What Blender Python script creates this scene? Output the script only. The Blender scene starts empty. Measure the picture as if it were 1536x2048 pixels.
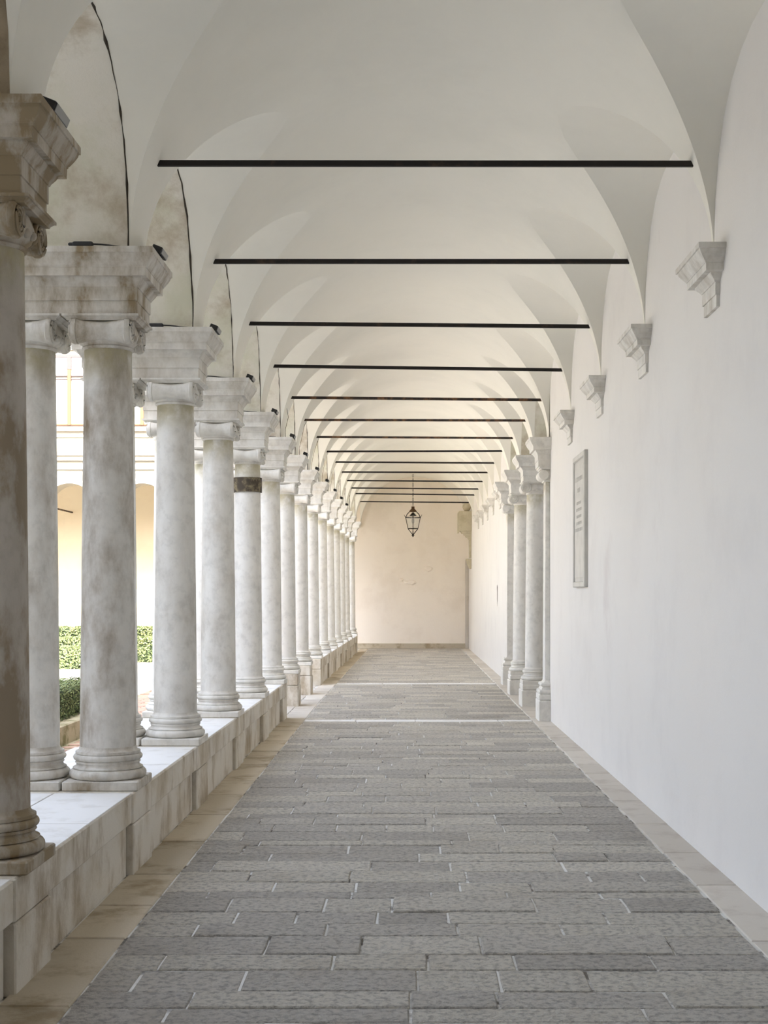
import bpy, math, random
from mathutils import Vector, Matrix

sc = bpy.context.scene
COL = sc.collection
RNG = random.Random(7)

# ------------------------------------------------------------------ camera
F = 2700.0                      # focal length in pixels of the 1536 x 2048 frame
EYE = 1.6
cam_d = bpy.data.cameras.new('camera')
cam_d.sensor_fit = 'VERTICAL'
cam_d.sensor_height = 24.0
cam_d.lens = 24.0 * F / 2048.0
cam_d.shift_x = -47.0 / 2048.0
cam_d.shift_y = 165.0 / 2048.0
cam_d.clip_start = 0.05
cam_d.clip_end = 300.0
cam = bpy.data.objects.new('camera', cam_d)
COL.objects.link(cam)
cam.location = (0, 0, EYE)
cam.rotation_euler = (math.radians(90), 0, 0)
sc.camera = cam

# ------------------------------------------------------------------ sky, sun, exposure
world = bpy.data.worlds.new('sky')
sc.world = world
world.use_nodes = True
wn = world.node_tree
wn.nodes.clear()
wo = wn.nodes.new('ShaderNodeOutputWorld')
wb = wn.nodes.new('ShaderNodeBackground')
sky = wn.nodes.new('ShaderNodeTexSky')
sky.sky_type = 'NISHITA'
sky.sun_disc = False
sky.sun_elevation = math.radians(41)
sky.sun_rotation = math.radians(169)
sky.air_density = 1.0
sky.dust_density = 3.0
sky.ozone_density = 1.0
hs = wn.nodes.new('ShaderNodeHueSaturation')
hs.inputs['Saturation'].default_value = 0.55
wb.inputs['Strength'].default_value = 0.30
wn.links.new(sky.outputs['Color'], hs.inputs['Color'])
wn.links.new(hs.outputs['Color'], wb.inputs['Color'])
wn.links.new(wb.outputs['Background'], wo.inputs['Surface'])

sun_d = bpy.data.lights.new('sun', 'SUN')
sun_d.energy = 4.0
sun_d.angle = math.radians(0.55)
sun_d.color = (1.0, 0.92, 0.80)
sun = bpy.data.objects.new('sun', sun_d)
COL.objects.link(sun)
sun.rotation_euler = Vector((-0.218, 1.15, -1.0)).to_track_quat('-Z', 'Y').to_euler()
sun.location = (10, -20, 40)

sc.view_settings.view_transform = 'Standard'
sc.view_settings.look = 'None'
sc.view_settings.gamma = 1.0
sc.view_settings.use_curve_mapping = False
sc.view_settings.exposure = 2.1
sc.cycles.max_bounces = 14
sc.cycles.diffuse_bounces = 10
sc.cycles.transparent_max_bounces = 12
sc.cycles.use_denoising = True
sc.cycles.sample_clamp_indirect = 6.0

# ------------------------------------------------------------------ node materials
def material(name, col, col2=None, scale=3.0, lo=0.45, hi=0.65, amount=1.0, stretch=(1, 1, 1), rough=0.85,
             bump=0.0, bscale=40.0, bdist=0.01, col3=None, scale3=1.2, lo3=0.5, hi3=0.7, amount3=1.0,
             metallic=0.0, tone=None, by_color=False, top_dirt=None, pits=0.0, spec=0.3):
    m = bpy.data.materials.new(name)
    m.use_nodes = True
    nt = m.node_tree
    nt.nodes.clear()
    N, L = nt.nodes.new, nt.links.new
    out = N('ShaderNodeOutputMaterial')
    bs = N('ShaderNodeBsdfPrincipled')
    L(bs.outputs[0], out.inputs[0])
    bs.inputs['Roughness'].default_value = rough
    bs.inputs['Metallic'].default_value = metallic
    bs.inputs['Specular IOR Level'].default_value = spec
    geo = N('ShaderNodeNewGeometry')
    mp = N('ShaderNodeMapping')
    mp.inputs['Scale'].default_value = stretch
    L(geo.outputs['Position'], mp.inputs['Vector'])
    cur = None
    def rgb(c):
        n = N('ShaderNodeRGB'); n.outputs[0].default_value = (*c, 1); return n.outputs[0]
    cur = rgb(col)
    def noise_mask(sc_, a, b, vec, amt, detail=7, rgh=0.65):
        nz = N('ShaderNodeTexNoise')
        nz.inputs['Scale'].default_value = sc_
        nz.inputs['Detail'].default_value = detail
        nz.inputs['Roughness'].default_value = rgh
        L(vec, nz.inputs['Vector'])
        mr = N('ShaderNodeMapRange')
        mr.interpolation_type = 'SMOOTHSTEP'
        mr.inputs['From Min'].default_value = a
        mr.inputs['From Max'].default_value = b
        mr.inputs['To Max'].default_value = amt
        L(nz.outputs[0], mr.inputs['Value'])
        return mr.outputs[0]
    def mult(a, b):
        x = N('ShaderNodeMath'); x.operation = 'MULTIPLY'
        L(a, x.inputs[0])
        if hasattr(b, 'links'):
            L(b, x.inputs[1])
        else:
            x.inputs[1].default_value = b
        return x.outputs[0]
    def mix(a, b, fac):
        x = N('ShaderNodeMix'); x.data_type = 'RGBA'
        L(fac, x.inputs['Factor']); L(a, x.inputs['A']); L(b, x.inputs['B'])
        return x.outputs['Result']
    if by_color:
        oi = N('ShaderNodeObjectInfo')
        sp = N('ShaderNodeSeparateColor')
        L(oi.outputs['Color'], sp.inputs[0])
    if col3 is not None:
        f = noise_mask(scale3, lo3, hi3, geo.outputs['Position'], amount3)
        cur = mix(cur, rgb(col3), f)
    if col2 is not None:
        f = noise_mask(scale, lo, hi, mp.outputs[0], amount)
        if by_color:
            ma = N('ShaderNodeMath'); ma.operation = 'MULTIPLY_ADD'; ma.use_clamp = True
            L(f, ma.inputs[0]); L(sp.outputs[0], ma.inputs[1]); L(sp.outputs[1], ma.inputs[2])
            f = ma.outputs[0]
        cur = mix(cur, rgb(col2), f)
    if top_dirt is not None:
        c, z0, z1 = top_dirt
        sx = N('ShaderNodeSeparateXYZ'); L(geo.outputs['Position'], sx.inputs[0])
        mr = N('ShaderNodeMapRange'); mr.interpolation_type = 'SMOOTHSTEP'
        mr.inputs['From Min'].default_value = z0; mr.inputs['From Max'].default_value = z1
        L(sx.outputs[2], mr.inputs['Value'])
        f = mult(mr.outputs[0], noise_mask(7, 0.25, 0.6, geo.outputs['Position'], 0.8))
        cur = mix(cur, rgb(c), f)
    if tone is not None:                       # each stone has its own shade, stored on the mesh
        at = N('ShaderNodeAttribute'); at.attribute_name = 'tone'
        rp = N('ShaderNodeValToRGB')
        cr = rp.color_ramp
        for k, (p, c) in enumerate(tone):
            e = cr.elements[k] if k < 2 else cr.elements.new(p)
            e.position = p; e.color = (*c, 1)
        L(at.outputs['Fac'], rp.inputs[0])
        x = N('ShaderNodeMix'); x.data_type = 'RGBA'; x.blend_type = 'MULTIPLY'
        x.inputs['Factor'].default_value = 1.0
        L(cur, x.inputs['A']); L(rp.outputs[0], x.inputs['B'])
        cur = x.outputs['Result']
    L(cur, bs.inputs['Base Color'])
    if bump > 0:
        nz = N('ShaderNodeTexNoise')
        nz.inputs['Scale'].default_value = bscale
        nz.inputs['Detail'].default_value = 5
        nz.inputs['Roughness'].default_value = 0.7
        L(geo.outputs['Position'], nz.inputs['Vector'])
        h = nz.outputs[0]
        if pits > 0:
            nz2 = N('ShaderNodeTexNoise')
            nz2.inputs['Scale'].default_value = bscale * 0.22
            nz2.inputs['Detail'].default_value = 4
            L(geo.outputs['Position'], nz2.inputs['Vector'])
            ad = N('ShaderNodeMath'); ad.operation = 'MULTIPLY_ADD'
            L(nz2.outputs[0], ad.inputs[0]); ad.inputs[1].default_value = pits
            L(h, ad.inputs[2])
            h = ad.outputs[0]
        bp = N('ShaderNodeBump')
        bp.inputs['Strength'].default_value = bump
        bp.inputs['Distance'].default_value = bdist
        L(h, bp.inputs['Height'])
        L(bp.outputs[0], bs.inputs['Normal'])
    return m

MAT = {}
MAT['vault'] = material('vault_plaster', (0.825, 0.805, 0.735), (0.77, 0.755, 0.69), scale=0.9, lo=0.4, hi=0.7, amount=0.7,
                        rough=0.95, bump=0.12, bscale=90, bdist=0.004)
MAT['wall'] = material('wall_plaster', (0.76, 0.74, 0.715), (0.69, 0.67, 0.65), scale=1.3, lo=0.45, hi=0.75, amount=0.6, col3=(0.60, 0.55, 0.53), scale3=0.7, lo3=0.60, hi3=0.78, amount3=0.5,
                       rough=0.95, bump=0.18, bscale=60, bdist=0.005)
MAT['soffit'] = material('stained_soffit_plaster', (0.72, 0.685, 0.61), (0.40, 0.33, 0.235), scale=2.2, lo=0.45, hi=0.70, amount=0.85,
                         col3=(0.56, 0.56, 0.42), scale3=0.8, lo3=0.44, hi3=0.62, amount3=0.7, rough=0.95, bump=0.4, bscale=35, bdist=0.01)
MAT['beige'] = material('beige_end_plaster', (0.90, 0.835, 0.755), (0.81, 0.735, 0.65), scale=0.9, lo=0.45, hi=0.7, amount=0.7,
                        rough=0.95, bump=0.3, bscale=25, bdist=0.012)
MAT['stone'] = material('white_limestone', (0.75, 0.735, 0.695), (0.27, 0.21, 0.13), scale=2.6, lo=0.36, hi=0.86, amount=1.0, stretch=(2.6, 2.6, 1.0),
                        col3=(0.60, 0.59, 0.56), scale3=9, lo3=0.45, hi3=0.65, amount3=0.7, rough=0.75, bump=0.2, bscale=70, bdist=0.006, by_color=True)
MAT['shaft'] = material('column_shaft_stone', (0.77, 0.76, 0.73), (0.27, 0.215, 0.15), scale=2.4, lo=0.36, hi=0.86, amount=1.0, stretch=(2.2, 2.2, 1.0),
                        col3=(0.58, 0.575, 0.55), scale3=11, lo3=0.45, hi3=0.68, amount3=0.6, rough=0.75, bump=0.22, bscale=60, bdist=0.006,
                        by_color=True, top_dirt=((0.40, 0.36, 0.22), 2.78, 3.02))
MAT['parapet'] = material('parapet_stone', (0.68, 0.645, 0.58), (0.33, 0.26, 0.17), scale=3.4, lo=0.46, hi=0.68, amount=0.85, stretch=(1, 1, 0.55),
                          col3=(0.52, 0.455, 0.35), scale3=1.7, lo3=0.44, hi3=0.66, amount3=0.85, rough=0.8, bump=0.35, bscale=45, bdist=0.008)
MAT['cap'] = material('parapet_top_stone', (0.76, 0.75, 0.73), (0.62, 0.60, 0.56), scale=5, lo=0.5, hi=0.7, amount=0.7, rough=0.8,
                      bump=0.3, bscale=90, bdist=0.006)
MAT['dark_gap'] = material('joint_dirt_and_shade', (0.05, 0.04, 0.03), rough=0.95)
MAT['border'] = material('ochre_border_stone', (0.55, 0.49, 0.39), (0.30, 0.235, 0.145), scale=2.6, lo=0.47, hi=0.68, amount=0.8,
                         rough=0.8, bump=0.35, bscale=50, bdist=0.008, tone=[(0, (0.85, 0.84, 0.82)), (1, (1.05, 1.04, 1.02))])
MAT['border_pale'] = material('pale_border_stone', (0.62, 0.58, 0.52), (0.48, 0.43, 0.38), scale=3.5, lo=0.48, hi=0.68, amount=0.7,
                              rough=0.8, bump=0.35, bscale=50, bdist=0.008, tone=[(0, (0.88, 0.87, 0.86)), (1, (1.05, 1.05, 1.05))])
MAT['paving'] = material('grey_trachyte_paving', (0.75, 0.71, 0.64), (0.39, 0.365, 0.33), scale=30, lo=0.44, hi=0.66, amount=0.9,
                         col3=(0.50, 0.44, 0.35), scale3=1.6, lo3=0.5, hi3=0.75, amount3=0.6, rough=0.55, spec=0.5,
                         bump=1.0, bscale=70, bdist=0.035, pits=1.6,
                         tone=[(0, (0.76, 0.75, 0.74)), (0.4, (0.93, 0.92, 0.91)), (0.8, (1.03, 1.02, 0.98)), (1, (1.16, 1.15, 1.12))])
MAT['mortar'] = material('lime_mortar', (0.72, 0.71, 0.68), (0.16, 0.14, 0.12), scale=3.6, lo=0.49, hi=0.62, amount=1.0, rough=0.95, bump=0.4, bscale=60)
MAT['iron'] = material('black_iron', (0.020, 0.017, 0.015), (0.07, 0.045, 0.03), scale=6, lo=0.55, hi=0.75, rough=0.6, metallic=0.2)
MAT['rust'] = material('rusty_iron', (0.03, 0.024, 0.02), (0.17, 0.085, 0.04), scale=9, lo=0.45, hi=0.65, rough=0.7, metallic=0.1)
MAT['band'] = material('weathered_iron_band', (0.07, 0.055, 0.04), (0.24, 0.20, 0.12), scale=14, lo=0.45, hi=0.65, rough=0.75, bump=0.4, bscale=60)
MAT['brown_metal'] = material('brown_lantern_metal', (0.12, 0.065, 0.03), rough=0.6, metallic=0.3)
MAT['black'] = material('black_plastic', (0.03, 0.03, 0.032), rough=0.5)
MAT['grey_metal'] = material('grey_lamp_metal', (0.33, 0.33, 0.32), rough=0.5)
MAT['plaque'] = material('grey_marble', (0.60, 0.585, 0.55), (0.52, 0.51, 0.48), scale=5, lo=0.4, hi=0.7, rough=0.5)
MAT['letters'] = material('grey_letter_paint', (0.47, 0.455, 0.43), rough=0.8)
MAT['olive'] = material('olive_stone', (0.58, 0.53, 0.40), (0.45, 0.40, 0.28), scale=4, lo=0.4, hi=0.7, rough=0.85, bump=0.3)
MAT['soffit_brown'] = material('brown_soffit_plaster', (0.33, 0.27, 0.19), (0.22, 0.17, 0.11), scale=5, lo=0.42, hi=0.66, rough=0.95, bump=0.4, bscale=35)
MAT['yellow'] = material('yellow_gallery_plaster', (0.72, 0.63, 0.48), (0.65, 0.55, 0.41), scale=0.9, lo=0.45, hi=0.7, amount=0.7, rough=0.95)
MAT['facade'] = material('pale_facade', (0.33, 0.305, 0.26), (0.28, 0.25, 0.20), scale=1.5, lo=0.5, hi=0.7, amount=0.6, rough=0.95)
MAT['orange'] = material('orange_window_wood', (0.20, 0.085, 0.045), rough=0.6)
MAT['blind'] = material('white_blind', (0.50, 0.49, 0.48), rough=0.8)
MAT['dark_wood'] = material('dark_window_wood', (0.09, 0.07, 0.07), rough=0.6)
MAT['gravel'] = material('pale_gravel', (0.78, 0.75, 0.69), (0.56, 0.53, 0.48), scale=30, lo=0.4, hi=0.7, rough=0.95, bump=0.5, bscale=60)
MAT['brick'] = material('pink_brick', (0.50, 0.34, 0.27), (0.38, 0.26, 0.21), scale=9, lo=0.4, hi=0.65, rough=0.9, bump=0.3,
                        tone=[(0, (0.75, 0.75, 0.75)), (1, (1.2, 1.15, 1.1))])
MAT['kerb'] = material('mossy_kerb', (0.45, 0.40, 0.28), (0.20, 0.19, 0.09), scale=4, lo=0.45, hi=0.62, rough=0.9, bump=0.4)
MAT['leaf'] = material('box_hedge_leaf', (0.12, 0.175, 0.075), (0.22, 0.25, 0.10), scale=14, lo=0.42, hi=0.6, rough=0.5,
                       col3=(0.30, 0.22, 0.07), scale3=1.7, lo3=0.55, hi3=0.72, amount3=0.6)
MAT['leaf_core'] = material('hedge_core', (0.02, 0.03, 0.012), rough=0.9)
MAT['roofing'] = material('plain_upper_wall', (0.74, 0.69, 0.60), rough=0.95)

def glass_material():
    m = bpy.data.materials.new('lantern_glass')
    m.use_nodes = True
    b = m.node_tree.nodes['Principled BSDF']
    b.inputs['Base Color'].default_value = (0.95, 0.96, 0.95, 1)
    b.inputs['Roughness'].default_value = 0.12
    b.inputs['Transmission Weight'].default_value = 0.9
    b.inputs['IOR'].default_value = 1.1
    return m
MAT['glass'] = glass_material()

# ------------------------------------------------------------------ mesh helpers
class MB:
    def __init__(self):
        self.v, self.f, self.sm, self.tone = [], [], [], []
    def add(self, verts, faces, smooth=False, tone=0.5):
        o = len(self.v)
        self.v.extend([tuple(p) for p in verts])
        for fc in faces:
            self.f.append(tuple(i + o for i in fc))
            self.sm.append(smooth)
            self.tone.append(tone)
        return self
    def box(self, x0, x1, y0, y1, z0, z1, tone=0.5):
        v = [(x0, y0, z0), (x1, y0, z0), (x1, y1, z0), (x0, y1, z0), (x0, y0, z1), (x1, y0, z1), (x1, y1, z1), (x0, y1, z1)]
        return self.add(v, [(3, 2, 1, 0), (4, 5, 6, 7), (0, 1, 5, 4), (1, 2, 6, 5), (2, 3, 7, 6), (3, 0, 4, 7)], tone=tone)
    def cbox(self, x0, x1, y0, y1, z0, z1, c=0.008, tone=0.5):
        def ring(i, z):
            return [(x0 + c + i, y0 + i, z), (x1 - c - i, y0 + i, z), (x1 - i, y0 + c + i, z), (x1 - i, y1 - c - i, z),
                    (x1 - c - i, y1 - i, z), (x0 + c + i, y1 - i, z), (x0 + i, y1 - c - i, z), (x0 + i, y0 + c + i, z)]
        return self.rings([ring(c, z0), ring(0, z0 + c), ring(0, z1 - c), ring(c, z1)], tone=tone)
    def rings(self, rs, close=True, cap0=True, cap1=True, smooth=False, tone=0.5):
        n = len(rs[0])
        v = [p for r in rs for p in r]
        f = []
        for k in range(len(rs) - 1):
            for i in range(n if close else n - 1):
                j = (i + 1) % n
                f.append((k * n + i, k * n + j, (k + 1) * n + j, (k + 1) * n + i))
        self.add(v, f, smooth, tone)
        if cap0:
            self.add(rs[0], [tuple(reversed(range(n)))], False, tone)
        if cap1:
            self.add(rs[-1], [tuple(range(n))], False, tone)
        return self
    def lathe(self, prof, seg=40, c=(0, 0, 0), axis='z', smooth=True, cap0=True, cap1=True):
        rs = []
        for r, z in prof:
            ring = []
            for i in range(seg):
                a = 2 * math.pi * i / seg
                if axis == 'z':
                    p = (c[0] + r * math.cos(a), c[1] + r * math.sin(a), c[2] + z)
                elif axis == 'x':
                    p = (c[0] + z, c[1] + r * math.cos(a), c[2] + r * math.sin(a))
                else:
                    p = (c[0] + r * math.sin(a), c[1] + z, c[2] + r * math.cos(a))
                ring.append(p)
            rs.append(ring)
        return self.rings(rs, True, cap0, cap1, smooth)
    def tube(self, pts, r, seg=8, smooth=True):
        pts = [Vector(p) for p in pts]
        rs = []
        for k, p in enumerate(pts):
            d = (pts[min(k + 1, len(pts) - 1)] - pts[max(k - 1, 0)]).normalized()
            up = Vector((0, 0, 1)) if abs(d.z) < 0.9 else Vector((0, 1, 0))
            a = d.cross(up).normalized()
            b = d.cross(a).normalized()
            rr = r[k] if isinstance(r, (list, tuple)) else r
            rs.append([tuple(p + rr * (math.cos(t) * a - math.sin(t) * b)) for t in [2 * math.pi * i / seg for i in range(seg)]])
        return self.rings(rs, True, True, True, smooth)
    def sphere(self, c, r, seg=12, rg=8):
        prof = [(max(1e-4, r * math.sin(math.pi * k / rg)), -r * math.cos(math.pi * k / rg)) for k in range(rg + 1)]
        return self.lathe(prof, seg, c)
    def mesh(self, name, mat):
        me = bpy.data.meshes.new(name)
        me.from_pydata(self.v, [], self.f)
        me.polygons.foreach_set('use_smooth', self.sm)
        at = me.attributes.new('tone', 'FLOAT', 'FACE')
        at.data.foreach_set('value', self.tone)
        if mat is not None:
            me.materials.append(mat)
        me.update()
        return me

def link(name, me, parent=None, loc=(0, 0, 0), rot=(0, 0, 0), color=None):
    o = bpy.data.objects.new(name, me)
    COL.objects.link(o)
    o.location = loc
    o.rotation_euler = rot
    if parent is not None:
        o.parent = parent
    if color is not None:
        o.color = color
    return o
def obj(name, mb, mat, parent=None, loc=(0, 0, 0), rot=(0, 0, 0), color=None, sharp=None):
    me = mb.mesh(name, MAT[mat])
    if sharp:
        me.set_sharp_from_angle(angle=math.radians(sharp))
    return link(name, me, parent, loc, rot, color)
def tag(o, label=None, cat=None, group=None, kind=None):
    if label: o['label'] = label
    if cat: o['category'] = cat
    if group: o['group'] = group
    if kind: o['kind'] = kind
    elif cat: o['kind'] = 'thing'
    return o
def thing(name, label, cat, loc=(0, 0, 0), rotz=0, group=None):
    o = bpy.data.objects.new(name, None)
    COL.objects.link(o)
    o.empty_display_size = 0.2
    o.location = loc
    o.rotation_euler = (0, 0, rotz)
    return tag(o, label, cat, group)
def struct(name, mb, mat, parent=None, sharp=None):
    o = obj(name, mb, mat, parent, sharp=sharp)
    if parent is None:
        o['kind'] = 'structure'
    return o
def copy_tree(src, parent=None):
    c = src.copy()
    COL.objects.link(c)
    if parent is not None:
        c.parent = parent
    for ch in list(src.children):
        copy_tree(ch, c)
    return c

# ------------------------------------------------------------------ measured layout (metres)
YN = [5.66, 7.99, 10.31, 12.64, 14.96, 17.28, 19.49, 21.76, 24.03, 26.24, 28.35, 30.38, 32.35, 34.29, 37.00]   # column lines 0..14
Y_END = 40.0
Y_BACK = -1.35
BOUNDS = [-1.35, 1.0, 3.33] + YN + [Y_END]
XR = 1.81                     # face of the solid wall
X_COL = -1.772                 # axis of the inner columns
X_OUT = -2.225                # axis of the outer columns
Z0 = 3.58                     # springing
RISE = 1.50
Z_LUN = 4.61
TH_L, P_L = 0.94, 2.2
OPEN_R = (5, 6, 7)            # bays whose wall side is open (between lines 5-6, 6-7, 7-8)
def tl(y):                    # the colonnade closes in a little towards the far end
    return max(0.0, 0.01074 * (y - 20.25)) if y > 20.25 else 0.0
def xl(y):
    return -1.60 + tl(y)

def lune(t, th, p):
    return max(0.0, 1.0 - min(1.0, abs(t) / th) ** p) ** (1.0 / p)

# ------------------------------------------------------------------ vault
def build_vault():
    mb = MB()
    sharp_pairs = set()
    NX, NM, NLr = 56, 3, 14
    for b in range(len(BOUNDS) - 1):
        ya, yb = BOUNDS[b], BOUNDS[b + 1]
        yc, half = 0.5 * (ya + yb), 0.5 * (yb - ya)
        n_bay = b - 3                              # bay between lines n_bay and n_bay + 1
        base = len(mb.v)
        cols = []
        for i in range(NX + 1):
            s = -math.cos(math.pi * i / NX)
            m = Z0 + RISE * math.sqrt(max(0.0, 1 - s * s))
            a = abs(s)
            ridge = Z_LUN + 0.50 * (1 - a)
            if s < 0:
                th, p = half - 0.225, P_L
            else:
                th, p = (half - 0.225, P_L) if n_bay in OPEN_R else (half * 0.985, 2.5)
            q = (m - Z0) / (ridge - Z0)
            tg = th * max(0.0, 1 - min(1.0, q) ** p) ** (1 / p)
            if a < 0.45:
                tg = 0.0
            tg = max(tg, 0.004)
            ts = [-half + (half - tg) * k / NM for k in range(NM)]
            ts += [-tg + 2 * tg * (0.5 - 0.5 * math.cos(math.pi * k / NLr)) for k in range(NLr + 1)]
            ts += [tg + (half - tg) * k / NM for k in range(1, NM + 1)]
            col = []
            for k, t in enumerate(ts):
                y = yc + t
                x0 = xl(y)
                x = 0.5 * (x0 + XR) + s * 0.5 * (XR - x0)
                z = m
                if NM <= k <= NM + NLr:
                    z = max(m, Z0 + (ridge - Z0) * lune(t, th, p)) if a >= 0.45 else m
                col.append((x, y, z))
            cols.append((col, q < 0.985 and a >= 0.45))
        nr = len(cols[0][0])
        verts = [p for c, _ in cols for p in c]
        faces = []
        for i in range(NX):
            for k in range(nr - 1):
                faces.append((i * nr + k, i * nr + k + 1, (i + 1) * nr + k + 1, (i + 1) * nr + k))
            if cols[i][1] and cols[i + 1][1]:
                for k in (NM, NM + NLr):
                    sharp_pairs.add((base + i * nr + k, base + (i + 1) * nr + k))
        mb.add(verts, faces, True)
    me = mb.mesh('ceiling', MAT['vault'])
    at = me.attributes.get('sharp_edge') or me.attributes.new('sharp_edge', 'BOOLEAN', 'EDGE')
    flags = [False] * len(me.edges)
    for e in me.edges:
        a, b_ = e.vertices
        if (a, b_) in sharp_pairs or (b_, a) in sharp_pairs:
            flags[e.index] = True
    at.data.foreach_set('value', flags)
    o = link('ceiling', me)
    o['kind'] = 'structure'
    return o
ceiling = build_vault()

# ------------------------------------------------------------------ arcade walls above the columns
def arch_pts(half, rise, p, n=28):
    return [(half * -math.cos(math.pi * k / n), Z0 + rise * lune(half * math.cos(math.pi * k / n), half, p)) for k in range(n + 1)]

def arcade(bays, to3, d0, d1, ztop, half_gap=0.225, rise=1.03, p=2.2, both=True):
    """soffit and faces over a row of arches; to3(a, d, z) turns run, depth and height into a point"""
    sof, face = MB(), MB()
    for a0, a1 in bays:
        ac, half = 0.5 * (a0 + a1), 0.5 * (a1 - a0) - half_gap
        pts = arch_pts(half, rise, p)
        v, f = [], []
        nd = 4
        for da, z in pts:
            for j in range(nd + 1):
                v.append(to3(ac + da, d0 + (d1 - d0) * j / nd, z))
        for k in range(len(pts) - 1):
            for j in range(nd):
                f.append((k * (nd + 1) + j, (k + 1) * (nd + 1) + j, (k + 1) * (nd + 1) + j + 1, k * (nd + 1) + j + 1))
        sof.add(v, f, True)
        for d in ((d0, d1) if both else (d1,)):
            v, f = [], []
            for da, z in [(-0.5 * (a1 - a0), Z0)] + pts + [(0.5 * (a1 - a0), Z0)]:
                v.append(to3(ac + da, d, z)); v.append(to3(ac + da, d, ztop))
            for k in range(len(v) // 2 - 1):
                f.append((2 * k, 2 * k + 1, 2 * k + 3, 2 * k + 2))
            face.add(v, f)
        for sa in (a0, a1):                        # underside of the pier that stands on the impost
            s = 1 if sa == a0 else -1
            face.add([to3(sa, d0, Z0), to3(sa + s * half_gap, d0, Z0), to3(sa + s * half_gap, d1, Z0), to3(sa, d1, Z0)], [(0, 1, 2, 3)])
    return sof, face

# courtyard side
bays_l = [(BOUNDS[b], BOUNDS[b + 1]) for b in range(2, len(BOUNDS) - 2)]
left3 = lambda a, d, z: (xl(a) - d, a, z)
sof, face = arcade(bays_l, left3, 0.0, 0.80, 5.3, both=False)
wall_left = struct('wall_left', face, 'facade')
for b_ in bays_l:
    sof, _ = arcade([b_], left3, 0.0, 0.80, 5.3, both=False)
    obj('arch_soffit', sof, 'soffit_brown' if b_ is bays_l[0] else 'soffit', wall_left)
wb_ = MB()
wb_.box(-2.42, -1.60, Y_BACK, 3.55, 0, 5.3)
obj('solid_wall', wb_, 'wall', wall_left)
# black weathered joint between each arch and the vault
for a0, a1 in bays_l[1:]:
    ac, half = 0.5 * (a0 + a1), 0.5 * (a1 - a0) - 0.225
    pts, rad = [], []
    for da, z in arch_pts(half, 1.03, 2.2, 40):
        if True:
            pts.append((xl(ac + da) - 0.004 + RNG.uniform(-0.004, 0.004), ac + da * 0.997, z - 0.003))
            rad.append(max(0.0015, RNG.gauss(0.0045, 0.0022)) * (1.0 if a0 < 9 else 0.75))
    obj('joint', MB().tube(pts, rad, 6), 'dark_gap', wall_left)

# solid wall on the other side, open in three bays
wr = MB()
wr.box(XR, 2.30, Y_BACK, YN[5] - 0.14, 0, 5.3)
wr.box(XR, 2.30, YN[8] + 0.15, Y_END + 0.4, 0, 5.3)
wall_right = struct('wall_right', wr, 'wall')
right3 = lambda a, d, z: (XR + d, a, z)
sof, face = arcade([(YN[5], YN[6]), (YN[6], YN[7]), (YN[7], YN[8])], right3, 0.0, 0.45, 5.3)
obj('arch_soffit', sof, 'soffit', wall_right)
obj('spandrel', face, 'wall', wall_right)
rm = MB()
rm.box(5.6, 5.8, 12, 30, 0, 4.3)  # unseen room wall, left open above to let light onto the columns
rm.box(2.3, 5.8, 11.8, 12, 0, 5.3)
rm.box(2.3, 5.8, 30, 30.2, 0, 5.3)
struct('wall_side_room', rm, 'wall')
# far end wall, running on behind the far gallery; back wall behind the camera
we = MB()
we.box(-2.4, 2.3, Y_END, Y_END + 0.4, 0, 5.3)
wall_end = struct('wall_end', we, 'beige')
we2 = MB()
we2.box(-24, -2.4, Y_END, Y_END + 0.4, 0, 5.3)
struct('wall_gallery', we2, 'yellow')
bk = MB(); bk.box(-2.42, 2.3, Y_BACK - 0.3, Y_BACK, 0, 5.3)
struct('wall_back', bk, 'wall')
up = MB()
up.box(-2.42, 6.2, Y_BACK - 0.3, Y_END + 0.4, 5.2, 9.0)
struct('wall_upper', up, 'roofing')

# ------------------------------------------------------------------ floor: bed, paving stones, border slabs
def xs_l(y):   # inner edge of the ochre strip
    return -1.31 + 0.75 * tl(y)
X_SR = 1.585
fl = MB()
fl.box(-2.6, 6.0, Y_BACK, Y_END + 0.2, -0.25, -0.0065)
floor = struct('floor', fl, 'mortar')

def stone_mb(x0, x1, y0, y1, zt, tone, mb=None, jit=0.006, c=0.006, xfun=None, depth=0.05):
    mb = mb or MB()
    n = max(2, int((x1 - x0) / 0.22))
    out = []
    for k in range(n):
        out.append((x0 + (x1 - x0) * k / n, y0))
    for k in range(2):
        out.append((x1, y0 + (y1 - y0) * k / 2))
    for k in range(n):
        out.append((x1 + (x0 - x1) * k / n, y1))
    for k in range(2):
        out.append((x0, y1 + (y0 - y1) * k / 2))
    cx, cy = 0.5 * (x0 + x1), 0.5 * (y0 + y1)
    pts = []
    corners = {0, n, n + 2, 2 * n + 2}
    for k, (x, y) in enumerate(out):
        r = RNG.uniform(0.002, jit)
        if k in corners:
            r *= 1.15
        x += -r if x > cx + 1e-6 else (r if x < cx - 1e-6 else 0)
        y += -r if y > cy + 1e-6 else (r if y < cy - 1e-6 else 0)
        pts.append((x, y))
    tx, ty = RNG.uniform(-0.003, 0.003), RNG.uniform(-0.008, 0.008)
    h = lambda x, y: zt + tx * (x - cx) + ty * (y - cy)
    def ins(x, y, d):
        return (x - math.copysign(d, x - cx) if abs(x - cx) > 0.03 else x, y - math.copysign(d, y - cy) if abs(y - cy) > 0.03 else y)
    r0 = [(x, y, -depth) for x, y in pts]
    r1 = [(x, y, h(x, y) - c) for x, y in pts]
    r2 = [(*ins(x, y, c), h(x, y)) for x, y in pts]
    mb.rings([r0, r1, r2], True, False, True, False, tone)
    return mb

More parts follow.
